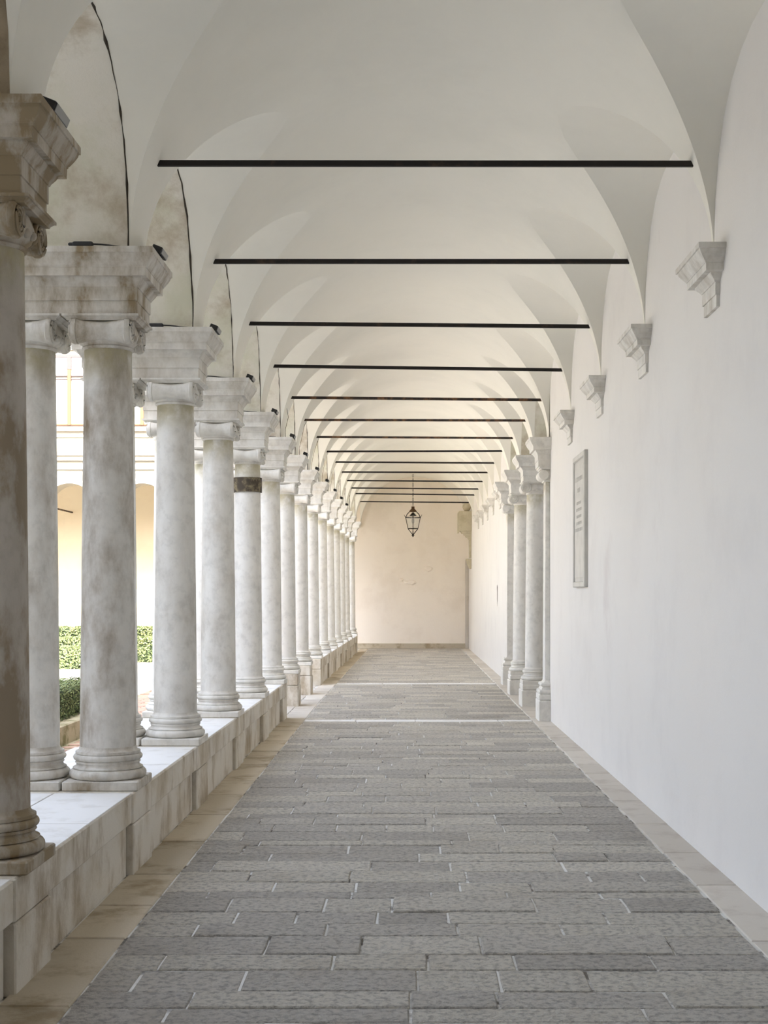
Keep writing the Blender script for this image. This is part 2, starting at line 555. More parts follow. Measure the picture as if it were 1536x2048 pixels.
stones = []
y = 4.5
stripes = [(17.00, 17.24), (24.08, 24.34)]
while y < 39.95:
    d = RNG.uniform(0.215, 0.325)
    if RNG.random() < 0.12:
        d = RNG.uniform(0.14, 0.19)
    y1 = y + d
    for s0, s1 in stripes:
        if y < s0 < y1 + 0.08:
            y1 = s0
        if s0 <= y < s1:
            y = s1; y1 = s1 + d
    y1 = min(y1, 39.95)
    x = xs_l(y)
    first = True
    while x < X_SR - 0.01:
        L_ = RNG.choice([RNG.uniform(0.30, 0.5), RNG.uniform(0.42, 0.7), RNG.uniform(0.55, 0.95)])
        if first:
            L_ *= RNG.uniform(0.4, 1.0); first = False
        x1 = x + L_
        if X_SR - x1 < 0.25:
            x1 = X_SR - 0.004
        stones.append((x, x1, y, y1))
        x = x1
    y = y1
stones.sort(key=lambda s: s[2])
vis = [s for s in stones if s[3] > 5.2]
near, far = vis[:298], vis[298:] + [s for s in stones if s[3] <= 5.2]
for s in near:
    m_ = stone_mb(*s, max(-0.004, min(0.006, RNG.gauss(0.0, 0.0025))), RNG.random())
    obj('paving_stone', m_, 'paving', floor)
fm = MB()
for s in far:
    stone_mb(*s, max(-0.003, RNG.gauss(0.0, 0.002)), RNG.random(), fm, jit=0.012)
tag(obj('far_paving', fm, 'paving', floor), kind='stuff')
for s0, s1 in stripes:
    x = xs_l(s0)
    while x < X_SR - 0.02:
        x1 = min(X_SR, x + RNG.uniform(0.6, 1.1))
        if X_SR - x1 < 0.3: x1 = X_SR
        obj('stripe_slab', stone_mb(x, x1, s0, s1, 0.001, RNG.random(), jit=0.006), 'cap', floor)
        x = x1
# ochre border along the parapet (joints read from the photo near the camera), pale one along the wall
ys = [4.3, 5.24, 6.29, 6.95, 7.72, 8.75]
while ys[-1] < 39.7:
    ys.append(min(39.9, ys[-1] + RNG.uniform(0.7, 1.15)))
for a, b in zip(ys[:-1], ys[1:]):
    x0 = -1.60 + 0.9 * tl(0.5 * (a + b))
    if YN[5] + 0.25 < 0.5 * (a + b) < YN[8] - 0.2:
        pale = 'border_pale'
    else:
        pale = 'border'
    obj('border_slab', stone_mb(x0, xs_l(0.5 * (a + b)), a, b, 0.0, RNG.random(), jit=0.006), pale, floor)
y = 4.3
while y < 39.6:
    b = min(39.9, y + RNG.uniform(0.6, 1.3))
    obj('border_slab', stone_mb(X_SR, 1.83, y, b, 0.0, RNG.random(), jit=0.006), 'border_pale', floor)
    y = b
# threshold slabs in the open bays, courtyard side and room side
for n in (5, 6, 7):
    ya, yb = YN[n] + 0.27, YN[n + 1] - 0.27
    ym = 0.5 * (ya + yb)
    for a, b in ((YN[n] - 0.0, ym), (ym, YN[n + 1] - 0.0)):
        obj('threshold_slab', stone_mb(-2.48, -1.60, a, b, 0.0, RNG.random(), jit=0.006), 'border_pale', floor)
        obj('threshold_slab', stone_mb(1.83, 2.45, a, b, 0.0, RNG.random(), jit=0.006), 'border_pale', floor)
bb = MB(); bb.box(-1.5, XR, Y_END - 0.03, Y_END, 0, 0.15)
struct('baseboard_end', bb, 'border')
tr = MB(); tr.cbox(1.71, 1.81, Y_END - 0.10, Y_END, 0, 2.62, 0.01)
struct('trim_1', tr, 'border_pale')

# ------------------------------------------------------------------ low wall between the columns
def parapet(n0, n1, label, ya=None):
    root = thing('parapet', label, 'low wall', (-1.57, 0.5 * (YN[n0] + YN[n1]), 0))
    oy = root.location.y
    def put(name, x0, x1, y0, y1, z0, z1, mat, c=0.008):
        off = tl(0.5 * (y0 + y1))
        mb = MB().cbox(x0 + 1.57, x1 + 1.57, 0, y1 - y0, z0, z1, c)
        o = obj(name, mb, mat, root, (off, y0 - oy, 0))
        if tl(y1) - tl(y0) > 0.002:
            o.rotation_euler = (0, 0, -math.atan2(tl(y1) - tl(y0), y1 - y0))
        return o
    lines = list(range(n0, n1 + 1))
    for n in lines:                               # pier under each pair of columns
        for z0, z1 in ((0.285, 0.465), (-0.02, 0.283)):
            g = RNG.uniform(-0.003, 0.003)
            put('pier_block', -2.46, -1.566 + g, YN[n] - 0.27, YN[n] + 0.27, z0, z1, 'cap' if z0 > 0.1 and False else 'parapet')
    spans = [(YN[a] + 0.274, YN[a + 1] - 0.274) for a in lines[:-1]]
    if ya is not None:
        spans.insert(0, (ya, YN[n0] - 0.274))
    for a, b in spans:
        mid = a + (b - a) * RNG.choice([0.42, 0.5, 0.6])
        put('core', -2.44, -1.68, a, b, -0.02, 0.29, 'dark_gap', 0.004)  # near-black core, shade of the panel gaps put into its colour
        put('dado_panel', -1.70, -1.603 + RNG.uniform(-0.004, 0.004), a + 0.055, b - 0.012, -0.02, 0.288, 'parapet')
        xm = -2.02
        for p, q in ((a, mid), (mid, b)):
            put('cap_slab', xm + 0.002, -1.572 + RNG.uniform(-0.004, 0.003), p + 0.002, q - 0.002, 0.290, 0.463, 'parapet')
        put('cap_slab', -2.48, xm - 0.002, a + 0.002, b - 0.002, 0.290, 0.462, 'parapet')
        for p, q in ((a, mid), (mid, b)):
            put('top_slab', xm + 0.004, -1.580, p + 0.006, q - 0.006, 0.455, 0.4655, 'cap', 0.003)
        put('top_slab', -2.474, xm - 0.004, a + 0.006, b - 0.006, 0.455, 0.4650, 'cap', 0.003)
    return root
parapet(0, 5, 'long low stone wall with stained panels carrying the nearest six column pairs', ya=3.56)
parapet(8, 14, 'far low stone wall beyond the openings, running to the end wall')
for n, lab in ((6, 'nearer of the two free white stone pedestals in the gap of the low wall'),
               (7, 'farther of the two free white stone pedestals in the gap of the low wall')):
    root = thing('pedestal', lab, 'pedestal', (X_COL + tl(YN[n]), YN[n], 0), 0, 'free pedestals')
    obj('upper_block', MB().cbox(-0.66, 0.205, -0.22, 0.22, 0.300, 0.465, 0.010), 'parapet', root)
    obj('lower_block', MB().cbox(-0.67, 0.215, -0.23, 0.23, -0.012, 0.298, 0.012), 'parapet', root)

# ------------------------------------------------------------------ columns
def base_prof():
    pr = [(0.205, 0.0)]
    for k in range(9):                             # lower torus
        a = -math.pi / 2 + math.pi * k / 8
        pr.append((0.196 + 0.028 * math.cos(a), 0.029 + 0.028 * math.sin(a)))
    pr += [(0.203, 0.060), (0.203, 0.066)]
    for k in range(1, 6):                          # scotia
        a = math.pi * k / 6
        pr.append((0.199 - 0.017 * math.sin(a), 0.066 + 0.034 * k / 6))
    pr += [(0.187, 0.100), (0.187, 0.105)]
    for k in range(9):
        a = -math.pi / 2 + math.pi * k / 8
        pr.append((0.182 + 0.019 * math.cos(a), 0.125 + 0.019 * math.sin(a)))
    pr += [(0.188, 0.146), (0.188, 0.160)]
    for k in range(1, 5):                          # curve up into the shaft
        pr.append((0.188 - 0.024 * math.sin(math.pi / 2 * k / 4), 0.160 + 0.026 * (1 - math.cos(math.pi / 2 * k / 4))))
    return pr
def shaft_prof(h):
    pr = []
    for k in range(17):
        t = k / 16
        r = 0.1635 - 0.0255 * (t ** 1.15)
        pr.append((r, h * t))
    return pr

ME = {}
ME['plinth'] = MB().cbox(-0.2185, 0.2185, -0.2185, 0.2185, 0, 0.055, 0.006).mesh('plinth', MAT['stone'])
ME['base'] = MB().lathe(base_prof(), 56).mesh('base', MAT['stone'])
ME['shaft'] = MB().lathe(shaft_prof(2.37), 56).mesh('shaft', MAT['shaft'])
ME['shaft_long'] = MB().lathe(shaft_prof(2.52), 56).mesh('shaft', MAT['shaft'])
ab = MB()
def sq(h, z): return [(-h, -h, z), (h, -h, z), (h, h, z), (-h, h, z)]
ab.rings([sq(0.198, 0.0), sq(0.200, 0.008), sq(0.214, 0.020), sq(0.221, 0.021), sq(0.221, 0.034)])
ME['abacus'] = ab.mesh('abacus', MAT['stone'])
ec = MB()
ec.lathe([(0.140, 0.0), (0.150, 0.006), (0.152, 0.014), (0.146, 0.022), (0.150, 0.030), (0.172, 0.050), (0.185, 0.075), (0.180, 0.10), (0.160, 0.155)], 48)
for k in range(20):
    a = 2 * math.pi * k / 20
    ec.sphere((0.176 * math.cos(a), 0.176 * math.sin(a), 0.066), 0.021, 8, 6)
ec.cbox(-0.150, 0.150, -0.165, 0.165, 0.095, 0.155, 0.006)
ME['echinus'] = ec.mesh('echinus', MAT['stone'])
bo = MB()
R = 0.077
prof = [(0.020, -0.168), (R * 0.93, -0.168), (R, -0.160), (R, -0.140), (R * 0.93, -0.136), (R * 0.93, -0.128), (R * 0.80, -0.09), (R * 0.70, -0.03), (R * 0.68, 0.0),
        (R * 0.70, 0.03), (R * 0.80, 0.09), (R * 0.93, 0.128), (R * 0.93, 0.136), (R, 0.140), (R, 0.160), (R * 0.93, 0.168), (0.020, 0.168)]
bo.lathe(prof, 32, axis='x')
for s in (-1, 1):
    pts, rad = [], []
    for k in range(67):
        a = k / 66 * 2 * math.pi * 2.6
        rr = 0.070 * (1 - 0.78 * k / 66)
        pts.append((s * 0.169, s * rr * math.sin(a), rr * math.cos(a)))
        rad.append(0.0105 * (1 - 0.5 * k / 66))
    bo.tube(pts, rad, 6)
    bo.sphere((s * 0.168, 0, 0), 0.014, 10, 6)
ME['bolster'] = bo.mesh('bolster', MAT['stone'])
for k in ('base', 'shaft', 'shaft_long', 'echinus', 'bolster'):
    ME[k].set_sharp_from_angle(angle=math.radians(50))

def column(x, y, label, stain=0.3, group=None, dirt_shade=0.03, z=0.4662, rot=0.0, cap_h=None):
    root = thing('column', label, 'column', (x, y, 0), 0, group)
    c = (stain, dirt_shade, 0, 1)
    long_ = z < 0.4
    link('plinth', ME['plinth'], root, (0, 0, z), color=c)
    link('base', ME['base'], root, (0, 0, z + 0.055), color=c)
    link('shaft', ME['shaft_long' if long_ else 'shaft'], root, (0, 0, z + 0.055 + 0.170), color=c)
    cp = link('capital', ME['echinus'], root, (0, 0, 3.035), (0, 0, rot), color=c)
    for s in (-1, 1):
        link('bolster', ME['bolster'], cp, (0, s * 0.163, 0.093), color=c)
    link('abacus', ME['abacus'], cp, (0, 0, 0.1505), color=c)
    return root

ORD = ['first', 'second', 'third', 'fourth', 'fifth', 'sixth', 'seventh', 'eighth', 'ninth', 'tenth', 'eleventh', 'twelfth', 'thirteenth', 'fourteenth', 'fifteenth']
DIRT_SHADE = [0.62, 0.10] + [0.02] * 13          # even grime per column, plus dim light put into the first one's colour
STAIN = [1.1, 1.1, 0.42, 0.45, 0.3, 0.3, 0.18, 0.22, 0.22, 0.22, 0.25, 0.25, 0.25, 0.25, 0.25]
for n, y in enumerate(YN):
    if n == 0:
        lab = 'brown-stained stone column standing nearest the camera beside the courtyard'
    elif n == 1:
        lab = 'wide pale column with brown vertical stains, second of the inner courtyard row'
    elif n == 4:
        lab = 'white column with a dark rusty iron band below its capital'
    else:
        lab = f'white stone column on the corridor edge, {ORD[n]} of the inner courtyard row from the camera'
    c = column(X_COL + tl(y) + (0.022 if n == 0 else 0.0), y, lab, STAIN[n], 'inner columns of the courtyard arcade', DIRT_SHADE[n])
    if n == 4:
        b = MB().lathe([(0.146, -0.08), (0.158, -0.08), (0.158, 0.08), (0.146, 0.08)], 40, cap0=False, cap1=False)
        b.box(-0.175, -0.140, -0.012, 0.012, -0.08, 0.08)
        tag(obj('band', b, 'band', c, (0, 0, 2.81), sharp=40), 'dark rusty iron band')
    lab = f'outer stone column on the courtyard edge, directly behind the {ORD[n]} inner column'
    column(X_OUT + tl(y), y, lab, STAIN[n] * 0.7, 'outer columns of the courtyard arcade')

# imposts: moulded stone blocks on each pair of columns
PROF = [(0.000, 0.0), (0.000, 0.074), (0.008, 0.076), (0.008, 0.152), (0.014, 0.154), (0.018, 0.163), (0.026, 0.172), (0.040, 0.188), (0.046, 0.198),
        (0.048, 0.204), (0.084, 0.205), (0.086, 0.250), (0.091, 0.252), (0.091, 0.258), (0.098, 0.264), (0.118, 0.290), (0.132, 0.312), (0.136, 0.325),
        (0.145, 0.327), (0.145, 0.360)]
def impost_mesh(x0, x1, hy):
    mb = MB()
    mb.rings([[(x0 - p, -hy - p, z), (x1 + p, -hy - p, z), (x1 + p, hy + p, z), (x0 - p, hy + p, z)] for p, z in [(0.82 * p, z) for p, z in PROF]])
    return mb.mesh('impost', MAT['stone'])
me_imp = impost_mesh(X_OUT - X_COL - 0.205, 0.205, 0.205)
for n, y in enumerate(YN):
    if n == 0:
        lab = 'brown weathered moulded stone block on the nearest column pair, cut by the frame'
    else:
        lab = f'moulded stone impost block on the {ORD[n]} courtyard column pair from the camera'
    o = link('impost_block', me_imp, None, (X_COL + tl(y), y, 3.22), color=(STAIN[n] * 1.0 + 0.2, (0.55, 0.22, 0.12)[n] if n < 3 else 0.07, 0, 1))
    tag(o, lab, 'impost', 'impost blocks of the courtyard arcade')

# wall corbels
def corbel_mesh():
    mb = MB()
    rs = []
    for p, z in PROF:
        w = 0.165 + p * 1.15
        d = 0.020 + p * 0.95
        rs.append([(0.02, -w, z * 0.92), (-d, -w, z * 0.92), (-d, w, z * 0.92), (0.02, w, z * 0.92)])
    mb.rings([list(reversed(r)) for r in rs])
    return mb.mesh('corbel', MAT['stone'])
me_cor = corbel_mesh()
k = 0
for n in range(1, 14):
    if n in (5, 6, 7, 8):
        continue
    if n < 5:
        lab = f'grey-beige moulded corbel high on the white wall, {ORD[n - 1]} from the camera'
    else:
        lab = f'small moulded corbel on the far wall, {ORD[n - 9]} beyond the open arches'
    o = link('corbel', me_cor, None, (XR, YN[n], 3.27), color=(0.62 if n < 3 else 0.45, 0, 0, 1))
    tag(o, lab, 'corbel', 'wall corbels')

# columns, pilasters and imposts of the open bays in the far wall
XC = 1.86
me_impr = impost_mesh(-0.205, 0.43, 0.205)
for n in (6, 7):
    lab = 'nearer of the two white round columns in the wall opening' if n == 6 else 'farther of the two white round columns in the wall opening'
    column(XC, YN[n], lab, 0.2, 'columns of the wall opening', z=0.315, rot=math.pi / 2)
    lab = ('nearer' if n == 6 else 'farther') + ' square stone pedestal under a round column in the wall opening'
    root = thing('pedestal', lab, 'pedestal', (XC, YN[n], 0), 0, 'pedestals of the wall opening')
    obj('upper_block', MB().cbox(-0.225, 0.225, -0.225, 0.225, 0.235, 0.315, 0.012), 'stone', root, color=(.2, 0, 0, 1))
    obj('lower_block', MB().cbox(-0.235, 0.235, -0.235, 0.235, -0.012, 0.233, 0.012), 'stone', root, color=(.2, 0, 0, 1))
for n in (5, 6, 7, 8):
    lab = {5: 'moulded impost block on the nearer flat pilaster of the wall opening', 6: 'moulded impost block on the nearer round column of the wall opening',
           7: 'moulded impost block on the farther round column of the wall opening', 8: 'moulded impost block on the far flat pilaster of the wall opening'}[n]
    o = link('impost_block', me_impr, None, (XC, YN[n], 3.22), color=(0.25, 0, 0, 1))
    tag(o, lab, 'impost', 'impost blocks of the wall opening')
def pilaster(y, lab, hx0, hy):
    root = thing('pilaster', lab, 'pilaster', (XC, y, 0), 0, 'pilasters of the wall opening')
    col = (0.2, 0, 0, 1)
    def rect(p, z): return [(hx0 - p, -hy - p, z), (0.43, -hy - p, z), (0.43, hy + p, z), (hx0 - p, hy + p, z)]
    obj('pedestal_block', MB().cbox(hx0 - 0.085, 0.43, -hy - 0.085, hy + 0.085, -0.012, 0.26, 0.01), 'stone', root, color=col)
    obj('plinth', MB().cbox(hx0 - 0.08, 0.43, -hy - 0.08, hy + 0.08, 0.262, 0.335, 0.008), 'stone', root, color=col)
    obj('base', MB().rings([rect(p, 0.335 + z) for p, z in [(0.062, 0), (0.074, 0.012), (0.076, 0.03), (0.070, 0.05), (0.050, 0.058), (0.034, 0.09), (0.040, 0.10), (0.052, 0.108), (0.054, 0.125), (0.046, 0.14), (0.02, 0.145), (0.0, 0.17)]]), 'stone', root, color=col)
    obj('shaft', MB().rings([rect(0, 0.505), rect(-0.004, 1.8), rect(-0.010, 3.04)]), 'shaft', root, color=col)
    obj('capital', MB().rings([rect(p, 3.03 + z) for p, z in [(-0.01, 0), (0.01, 0.004), (0.012, 0.02), (0.0, 0.026), (0.03, 0.06), (0.045, 0.085), (0.04, 0.13), (0.03, 0.158)]]), 'stone', root, color=col)
    cap = root.children[-1] if False else None
    for s in (-1, 1):
        vb = MB().lathe([(0.02, -0.02), (0.060, -0.02), (0.066, -0.012), (0.066, hy * 2 + 0.06), (0.060, hy * 2 + 0.07), (0.02, hy * 2 + 0.07)], 24, axis='y')
        if s < 0:
            obj('volute', vb, 'stone', root, (hx0 - 0.02, -hy - 0.04, 3.115), color=col, sharp=40)
    obj('abacus', MB().rings([rect(p, 3.186 + z) for p, z in [(0.055, 0), (0.06, 0.008), (0.075, 0.018), (0.078, 0.034)]]), 'stone', root, color=col)
pilaster(YN[5], 'flat pilaster at the near edge of the wall opening, beside the smooth white wall', -0.115, 0.14)
pilaster(YN[8], 'broad flat pilaster at the far edge of the wall opening', -0.10, 0.15)

# ------------------------------------------------------------------ iron tie rods (end points read from the photo)
RODS = {1: ((315, 327), (1390, 328)), 2: ((425, 523), (1255, 523)), 3: ((497, 647), (1178, 653)), 4: ((542, 732), (1121, 740)), 5: ((578, 795), (1085, 800)),
        6: ((613, 840), (1048, 841)), 7: ((638, 874), (1020, 876)), 8: ((651, 903), (1000, 902)), 9: ((664, 924), (986, 926)), 10: ((678, 944), (972, 945)),
        11: ((690, 961), (963, 963)), 12: ((704, 976), (955, 978)), 13: ((711, 987), (946, 990)), 14: ((719, 1003), (934, 1005))}
for n, (a, b) in RODS.items():
    u = YN[n] / F
    p0 = Vector(((a[0] - 815) * u - 0.05, YN[n], EYE + (1189 - a[1]) * u))
    p1 = Vector(((b[0] - 815) * u + 0.05, YN[n], EYE + (1189 - b[1]) * u))
    mid = 0.5 * (p0 + p1)
    d = p1 - p0
    L2 = d.length / 2
    if n in (5, 7):
        lab = f'rust-patched iron tie rod across the vault, {ORD[n - 1]} from the camera'
    else:
        lab = f'black iron tie rod across the vault, {ORD[n - 1]} from the camera'
    h = 0.017 if n < 6 else 0.016
    o = obj('tie_rod', MB().cbox(-L2, L2, -0.014, 0.014, -h, h, 0.003), 'rust' if n in (5, 6, 7) else 'iron', None, mid, (0, -math.atan2(d.z, d.x), 0))
    tag(o, lab, 'tie rod', 'iron tie rods')

# ------------------------------------------------------------------ lantern
lx, ly = (826 - 815) * 39.0 / F, 39.0
zt = EYE + (1189 - 1013) * 39.0 / F          # top of the lantern
zb = EYE + (1189 - 1073) * 39.0 / F
H = zt - zb
lan = thing('lantern', 'six-sided glass and iron lantern hanging on a chain before the end wall', 'lantern', (lx, ly, zb))
def hexr(r, z, ph=math.pi / 6): return [(r * math.cos(ph + k * math.pi / 3), r * math.sin(ph + k * math.pi / 3), z) for k in range(6)]
RT, RB = 0.245, 0.165
Z1, Z2, Z3 = 0.26 * H, 0.63 * H, 0.85 * H
obj('cap', MB().lathe([(0.10, 0.82 * H), (0.115, 0.825 * H), (0.10, 0.86 * H), (0.06, 0.91 * H), (0.045, 0.93 * H), (0.045, H), (0.02, H)], 20), 'brown_metal', lan)
fr = MB()
lo, mid_, hi = hexr(RB, Z1), hexr(RT, Z2), hexr(0.11, 0.83 * H)
for k in range(6):
    j = (k + 1) % 6
    for a, b in ((lo[k], lo[j]), (lo[k], mid_[k]), (mid_[k], mid_[j]), (lo[k], (0.012 * math.cos(k), 0.012 * math.sin(k), 0.05))):
        fr.tube([a, b], 0.009, 6)
    m1 = tuple(0.5 * (mid_[k][i] + hi[k][i]) * (1.12 if i < 2 else 1.01) for i in range(3))
    fr.tube([mid_[k], m1, hi[k]], 0.008, 6)
    q = hexr(RT + 0.055, Z2 + 0.085)[k]
    fr.tube([mid_[k], q], [0.007, 0.002], 5)
obj('frame', fr, 'iron', lan)
obj('finial', MB().lathe([(0.008, -0.01), (0.02, 0.0), (0.03, 0.025), (0.05, 0.035), (0.03, 0.045), (0.02, 0.06), (0.015, 0.07)], 12), 'iron', lan)
for k in range(6):
    j = (k + 1) % 6
    s = 0.985
    def sc3(p): return (p[0] * s, p[1] * s, p[2])
    def prism(a, b, c, d):
        a, b, c, d = [Vector(sc3(p)) for p in (a, b, c, d)]
        nrm = (b - a).cross(d - a).normalized() * 0.003
        m = MB()
        m.rings([[a, b, c, d], [a + nrm, b + nrm, c + nrm, d + nrm]])
        return m
    obj('pane', prism(lo[k], lo[j], mid_[j], mid_[k]), 'glass', lan)
obj('reflector', MB().lathe([(0.02, 0.80 * H), (0.10, 0.70 * H), (0.105, 0.69 * H), (0.02, 0.785 * H)], 16), 'black', lan)
obj('bulb', MB().lathe([(0.015, 0.70 * H), (0.03, 0.66 * H), (0.05, 0.55 * H), (0.04, 0.46 * H), (0.01, 0.43 * H)], 14), 'blind', lan)
# chain links
ztop_c = EYE + (1189 - 955) * 39.0 / F + 0.10
chn = MB()
z = H + 0.02
k = 0
while zb + z < ztop_c - 0.02:
    lk = []
    for i in range(13):
        a = 2 * math.pi * i / 12
        p = (0.018 * math.sin(a), 0.0, z + 0.042 + 0.042 * math.cos(a))
        if k % 2: p = (0.0, p[0], p[2])
        lk.append(p)
    chn.tube(lk, 0.0055, 5)
    z += 0.070
    k += 1
obj('chain', chn, 'iron', lan)

# ------------------------------------------------------------------ memorial plaque
pl = thing('plaque', 'grey framed stone plaque with faint lettering hung on the white wall', 'plaque', (XR, 14.0, 1.675))
W, HH = 0.92, 1.38
fm_ = MB()
fm_.rings([[(0, -W / 2, 0), (0, -W / 2, HH), (0, W / 2, HH), (0, W / 2, 0)], [(-0.035, -W / 2, 0), (-0.035, -W / 2, HH), (-0.035, W / 2, HH), (-0.035, W / 2, 0)],
           [(-0.042, -W / 2 + .01, .01), (-0.042, -W / 2 + .01, HH - .01), (-0.042, W / 2 - .01, HH - .01), (-0.042, W / 2 - .01, .01)],
           [(-0.042, -W / 2 + .05, .05), (-0.042, -W / 2 + .05, HH - .05), (-0.042, W / 2 - .05, HH - .05), (-0.042, W / 2 - .05, .05)],
           [(-0.030, -W / 2 + .06, .06), (-0.030, -W / 2 + .06, HH - .06), (-0.030, W / 2 - .06, HH - .06), (-0.030, W / 2 - .06, .06)]], cap1=False)
obj('frame', fm_, 'plaque', pl)
tb = MB()
tb.box(-0.026, -0.005, -W / 2 + .055, W / 2 - .055, .055, HH - .055)
tb.box(-0.034, -0.02, -W / 2 + .12, W / 2 - .12, .10, HH - .12)
obj('tablet', tb, 'plaque', pl)
ins = MB()
rows = [(1.10, 0.56, 0.045), (0.985, 0.22, 0.045), (0.86, 0.36, 0.03), (0.79, 0.44, 0.03), (0.72, 0.40, 0.03), (0.65, 0.46, 0.03), (0.58, 0.58, 0.035)]
for z, w, h in rows:
    yy = -w / 2
    while yy < w / 2 - 0.01:
        g = RNG.uniform(0.014, 0.03)
        ins.box(-0.0350, -0.0338, yy, yy + 0.006, z, z + h)
        if RNG.random() < 0.6:
            ins.box(-0.0350, -0.0338, yy, yy + g * 0.7, z + RNG.choice([0, h * 0.45, h - 0.005]), z + h * 1.0 if False else z + h)if False else ins.box(-0.0350, -0.0338, yy, yy + g * 0.7, z + h - 0.005, z + h)
        yy += g + (0.02 if RNG.random() < 0.15 else 0.004)
obj('inscription', ins, 'letters', pl)

# ------------------------------------------------------------------ small lamps and cable boxes on the imposts
lampm = MB().cbox(-0.035, 0.035, -0.11, 0.11, 0.0, 0.045, 0.004).mesh('housing', MAT['black'])
lensm = MB().cbox(0.035, 0.040, -0.10, 0.10, 0.004, 0.041, 0.002).mesh('lens', MAT['grey_metal'])
footm = MB().cbox(-0.02, 0.02, -0.03, 0.03, -0.03, 0.004, 0.003).mesh('foot', MAT['black'])
for n in range(0, 12):
    y = YN[n]
    if n == 0:
        lab = 'black floodlight tilted on the corner of the nearest impost block'
    else:
        lab = f'small dark floodlight on the {ORD[n]} courtyard impost block from the camera'
    r = thing('floodlight', lab, 'lamp', (X_COL + 0.205 + 0.126 - 0.055 + tl(y), y + 0.02, 3.595), 0, 'floodlights on the courtyard imposts')
    if n > 0:
        r.scale = (0.85, 0.85, 0.85)
        r.location.x += 0.018
        r.location.z += 0.006
    for nm, me in (('housing', lampm), ('lens', lensm), ('foot', footm)):
        o = link(nm, me, r, (0, 0, 0.012))
        if nm != 'foot':
            o.rotation_euler = (0, math.radians(22), 0)
for n in range(1, 7):
    y = YN[n]
    x = X_COL - 0.03 - 0.02 * n
    cb = MB().cbox(-0.085, 0.03, -0.018, 0.018, 0.0, 0.028, 0.005)
    cb.cbox(-0.11, -0.08, -0.014, 0.014, 0.004, 0.022, 0.004)
    cb.tube([(0.02, 0, 0.016), (0.08, 0.004, 0.014), (0.16, 0.01, 0.006), (0.24, 0.05, 0.006)], 0.005, 6)
    o = obj('cable_box', cb, 'black', None, (x, y - 0.295, 3.582))
    tag(o, f'black cable box lying on the front of the {ORD[n]} courtyard impost block', 'cable box', 'cable boxes on the courtyard imposts')
# thin cables running from the rod ends down to the imposts
for n in range(5, 13):
    (a, b) = RODS[n]
    u = YN[n] / F
    xr_, zr_ = (a[0] - 815) * u, EYE + (1189 - a[1]) * u
    xe = xl(YN[n]) + 0.03
    pts = [(xr_ + 0.01, YN[n] - 0.03, zr_), (xr_ - 0.03, YN[n] - 0.05, zr_ - 0.10), (xe + 0.05, YN[n] - 0.06, zr_ - 0.26), (xe + 0.02, YN[n] - 0.14, Z0 + 0.12), (xe + 0.02, YN[n] - 0.15, Z0 + 0.007)]
    o = obj('cable', MB().tube(pts, 0.0032, 6), 'band')
    tag(o, f'thin dark cable dropping from the {ORD[n - 1]} tie rod to its impost block', 'cable', 'cables below the tie rods')

# ------------------------------------------------------------------ wall monument near the end
mo = thing('wall_monument', 'olive stone wall monument with a round top, on the wall beside the end', 'monument', (XR, 38.3, 0))
zz = lambda py: EYE + (1189 - py) * 38.3 / F
X0 = -0.36
obj('slab', MB().cbox(X0, 0.0, -0.25, 0.25, zz(1063), zz(1023), 0.012), 'olive', mo)
obj('side_strip', MB().cbox(X0 - 0.03, X0 + 0.01, -0.22, 0.22, zz(1066), zz(1026), 0.006), 'olive', mo)
fin = MB().lathe([(0.06, 0), (0.07, 0.02), (0.10, 0.06), (0.125, 0.12), (0.115, 0.18), (0.08, 0.225), (0.03, 0.245)], 20, (-0.13, 0, zz(1023)))
obj('urn', fin, 'olive', mo)
br = MB()
for i, (d, w) in enumerate(((0.30, 0.20), (0.23, 0.17), (0.17, 0.14), (0.11, 0.10))):
    z1 = zz(1063) - 0.06 * i
    br.rings([[(0, -w + .02, z1 - .06), (-d + .03, -w + .02, z1 - .06), (-d + .03, w - .02, z1 - .06), (0, w - .02, z1 - .06)][::-1],
              [(0, -w, z1 - .02), (-d, -w, z1 - .02), (-d, w, z1 - .02), (0, w, z1 - .02)][::-1],
              [(0, -w, z1), (-d, -w, z1), (-d, w, z1), (0, w, z1)][::-1]])
obj('bracket', br, 'olive', mo)
obj('strip', MB().cbox(-0.07, 0, -0.05, 0.05, zz(1116), zz(1080), 0.01), 'olive', mo)
st = MB().lathe([(0.02, 0), (0.05, 0.04), (0.10, 0.16), (0.125, 0.24), (0.13, 0.28), (0.10, 0.29), (0.09, 0.24)], 18, (-0.03, 0, zz(1138)))
obj('bowl', st, 'olive', mo)

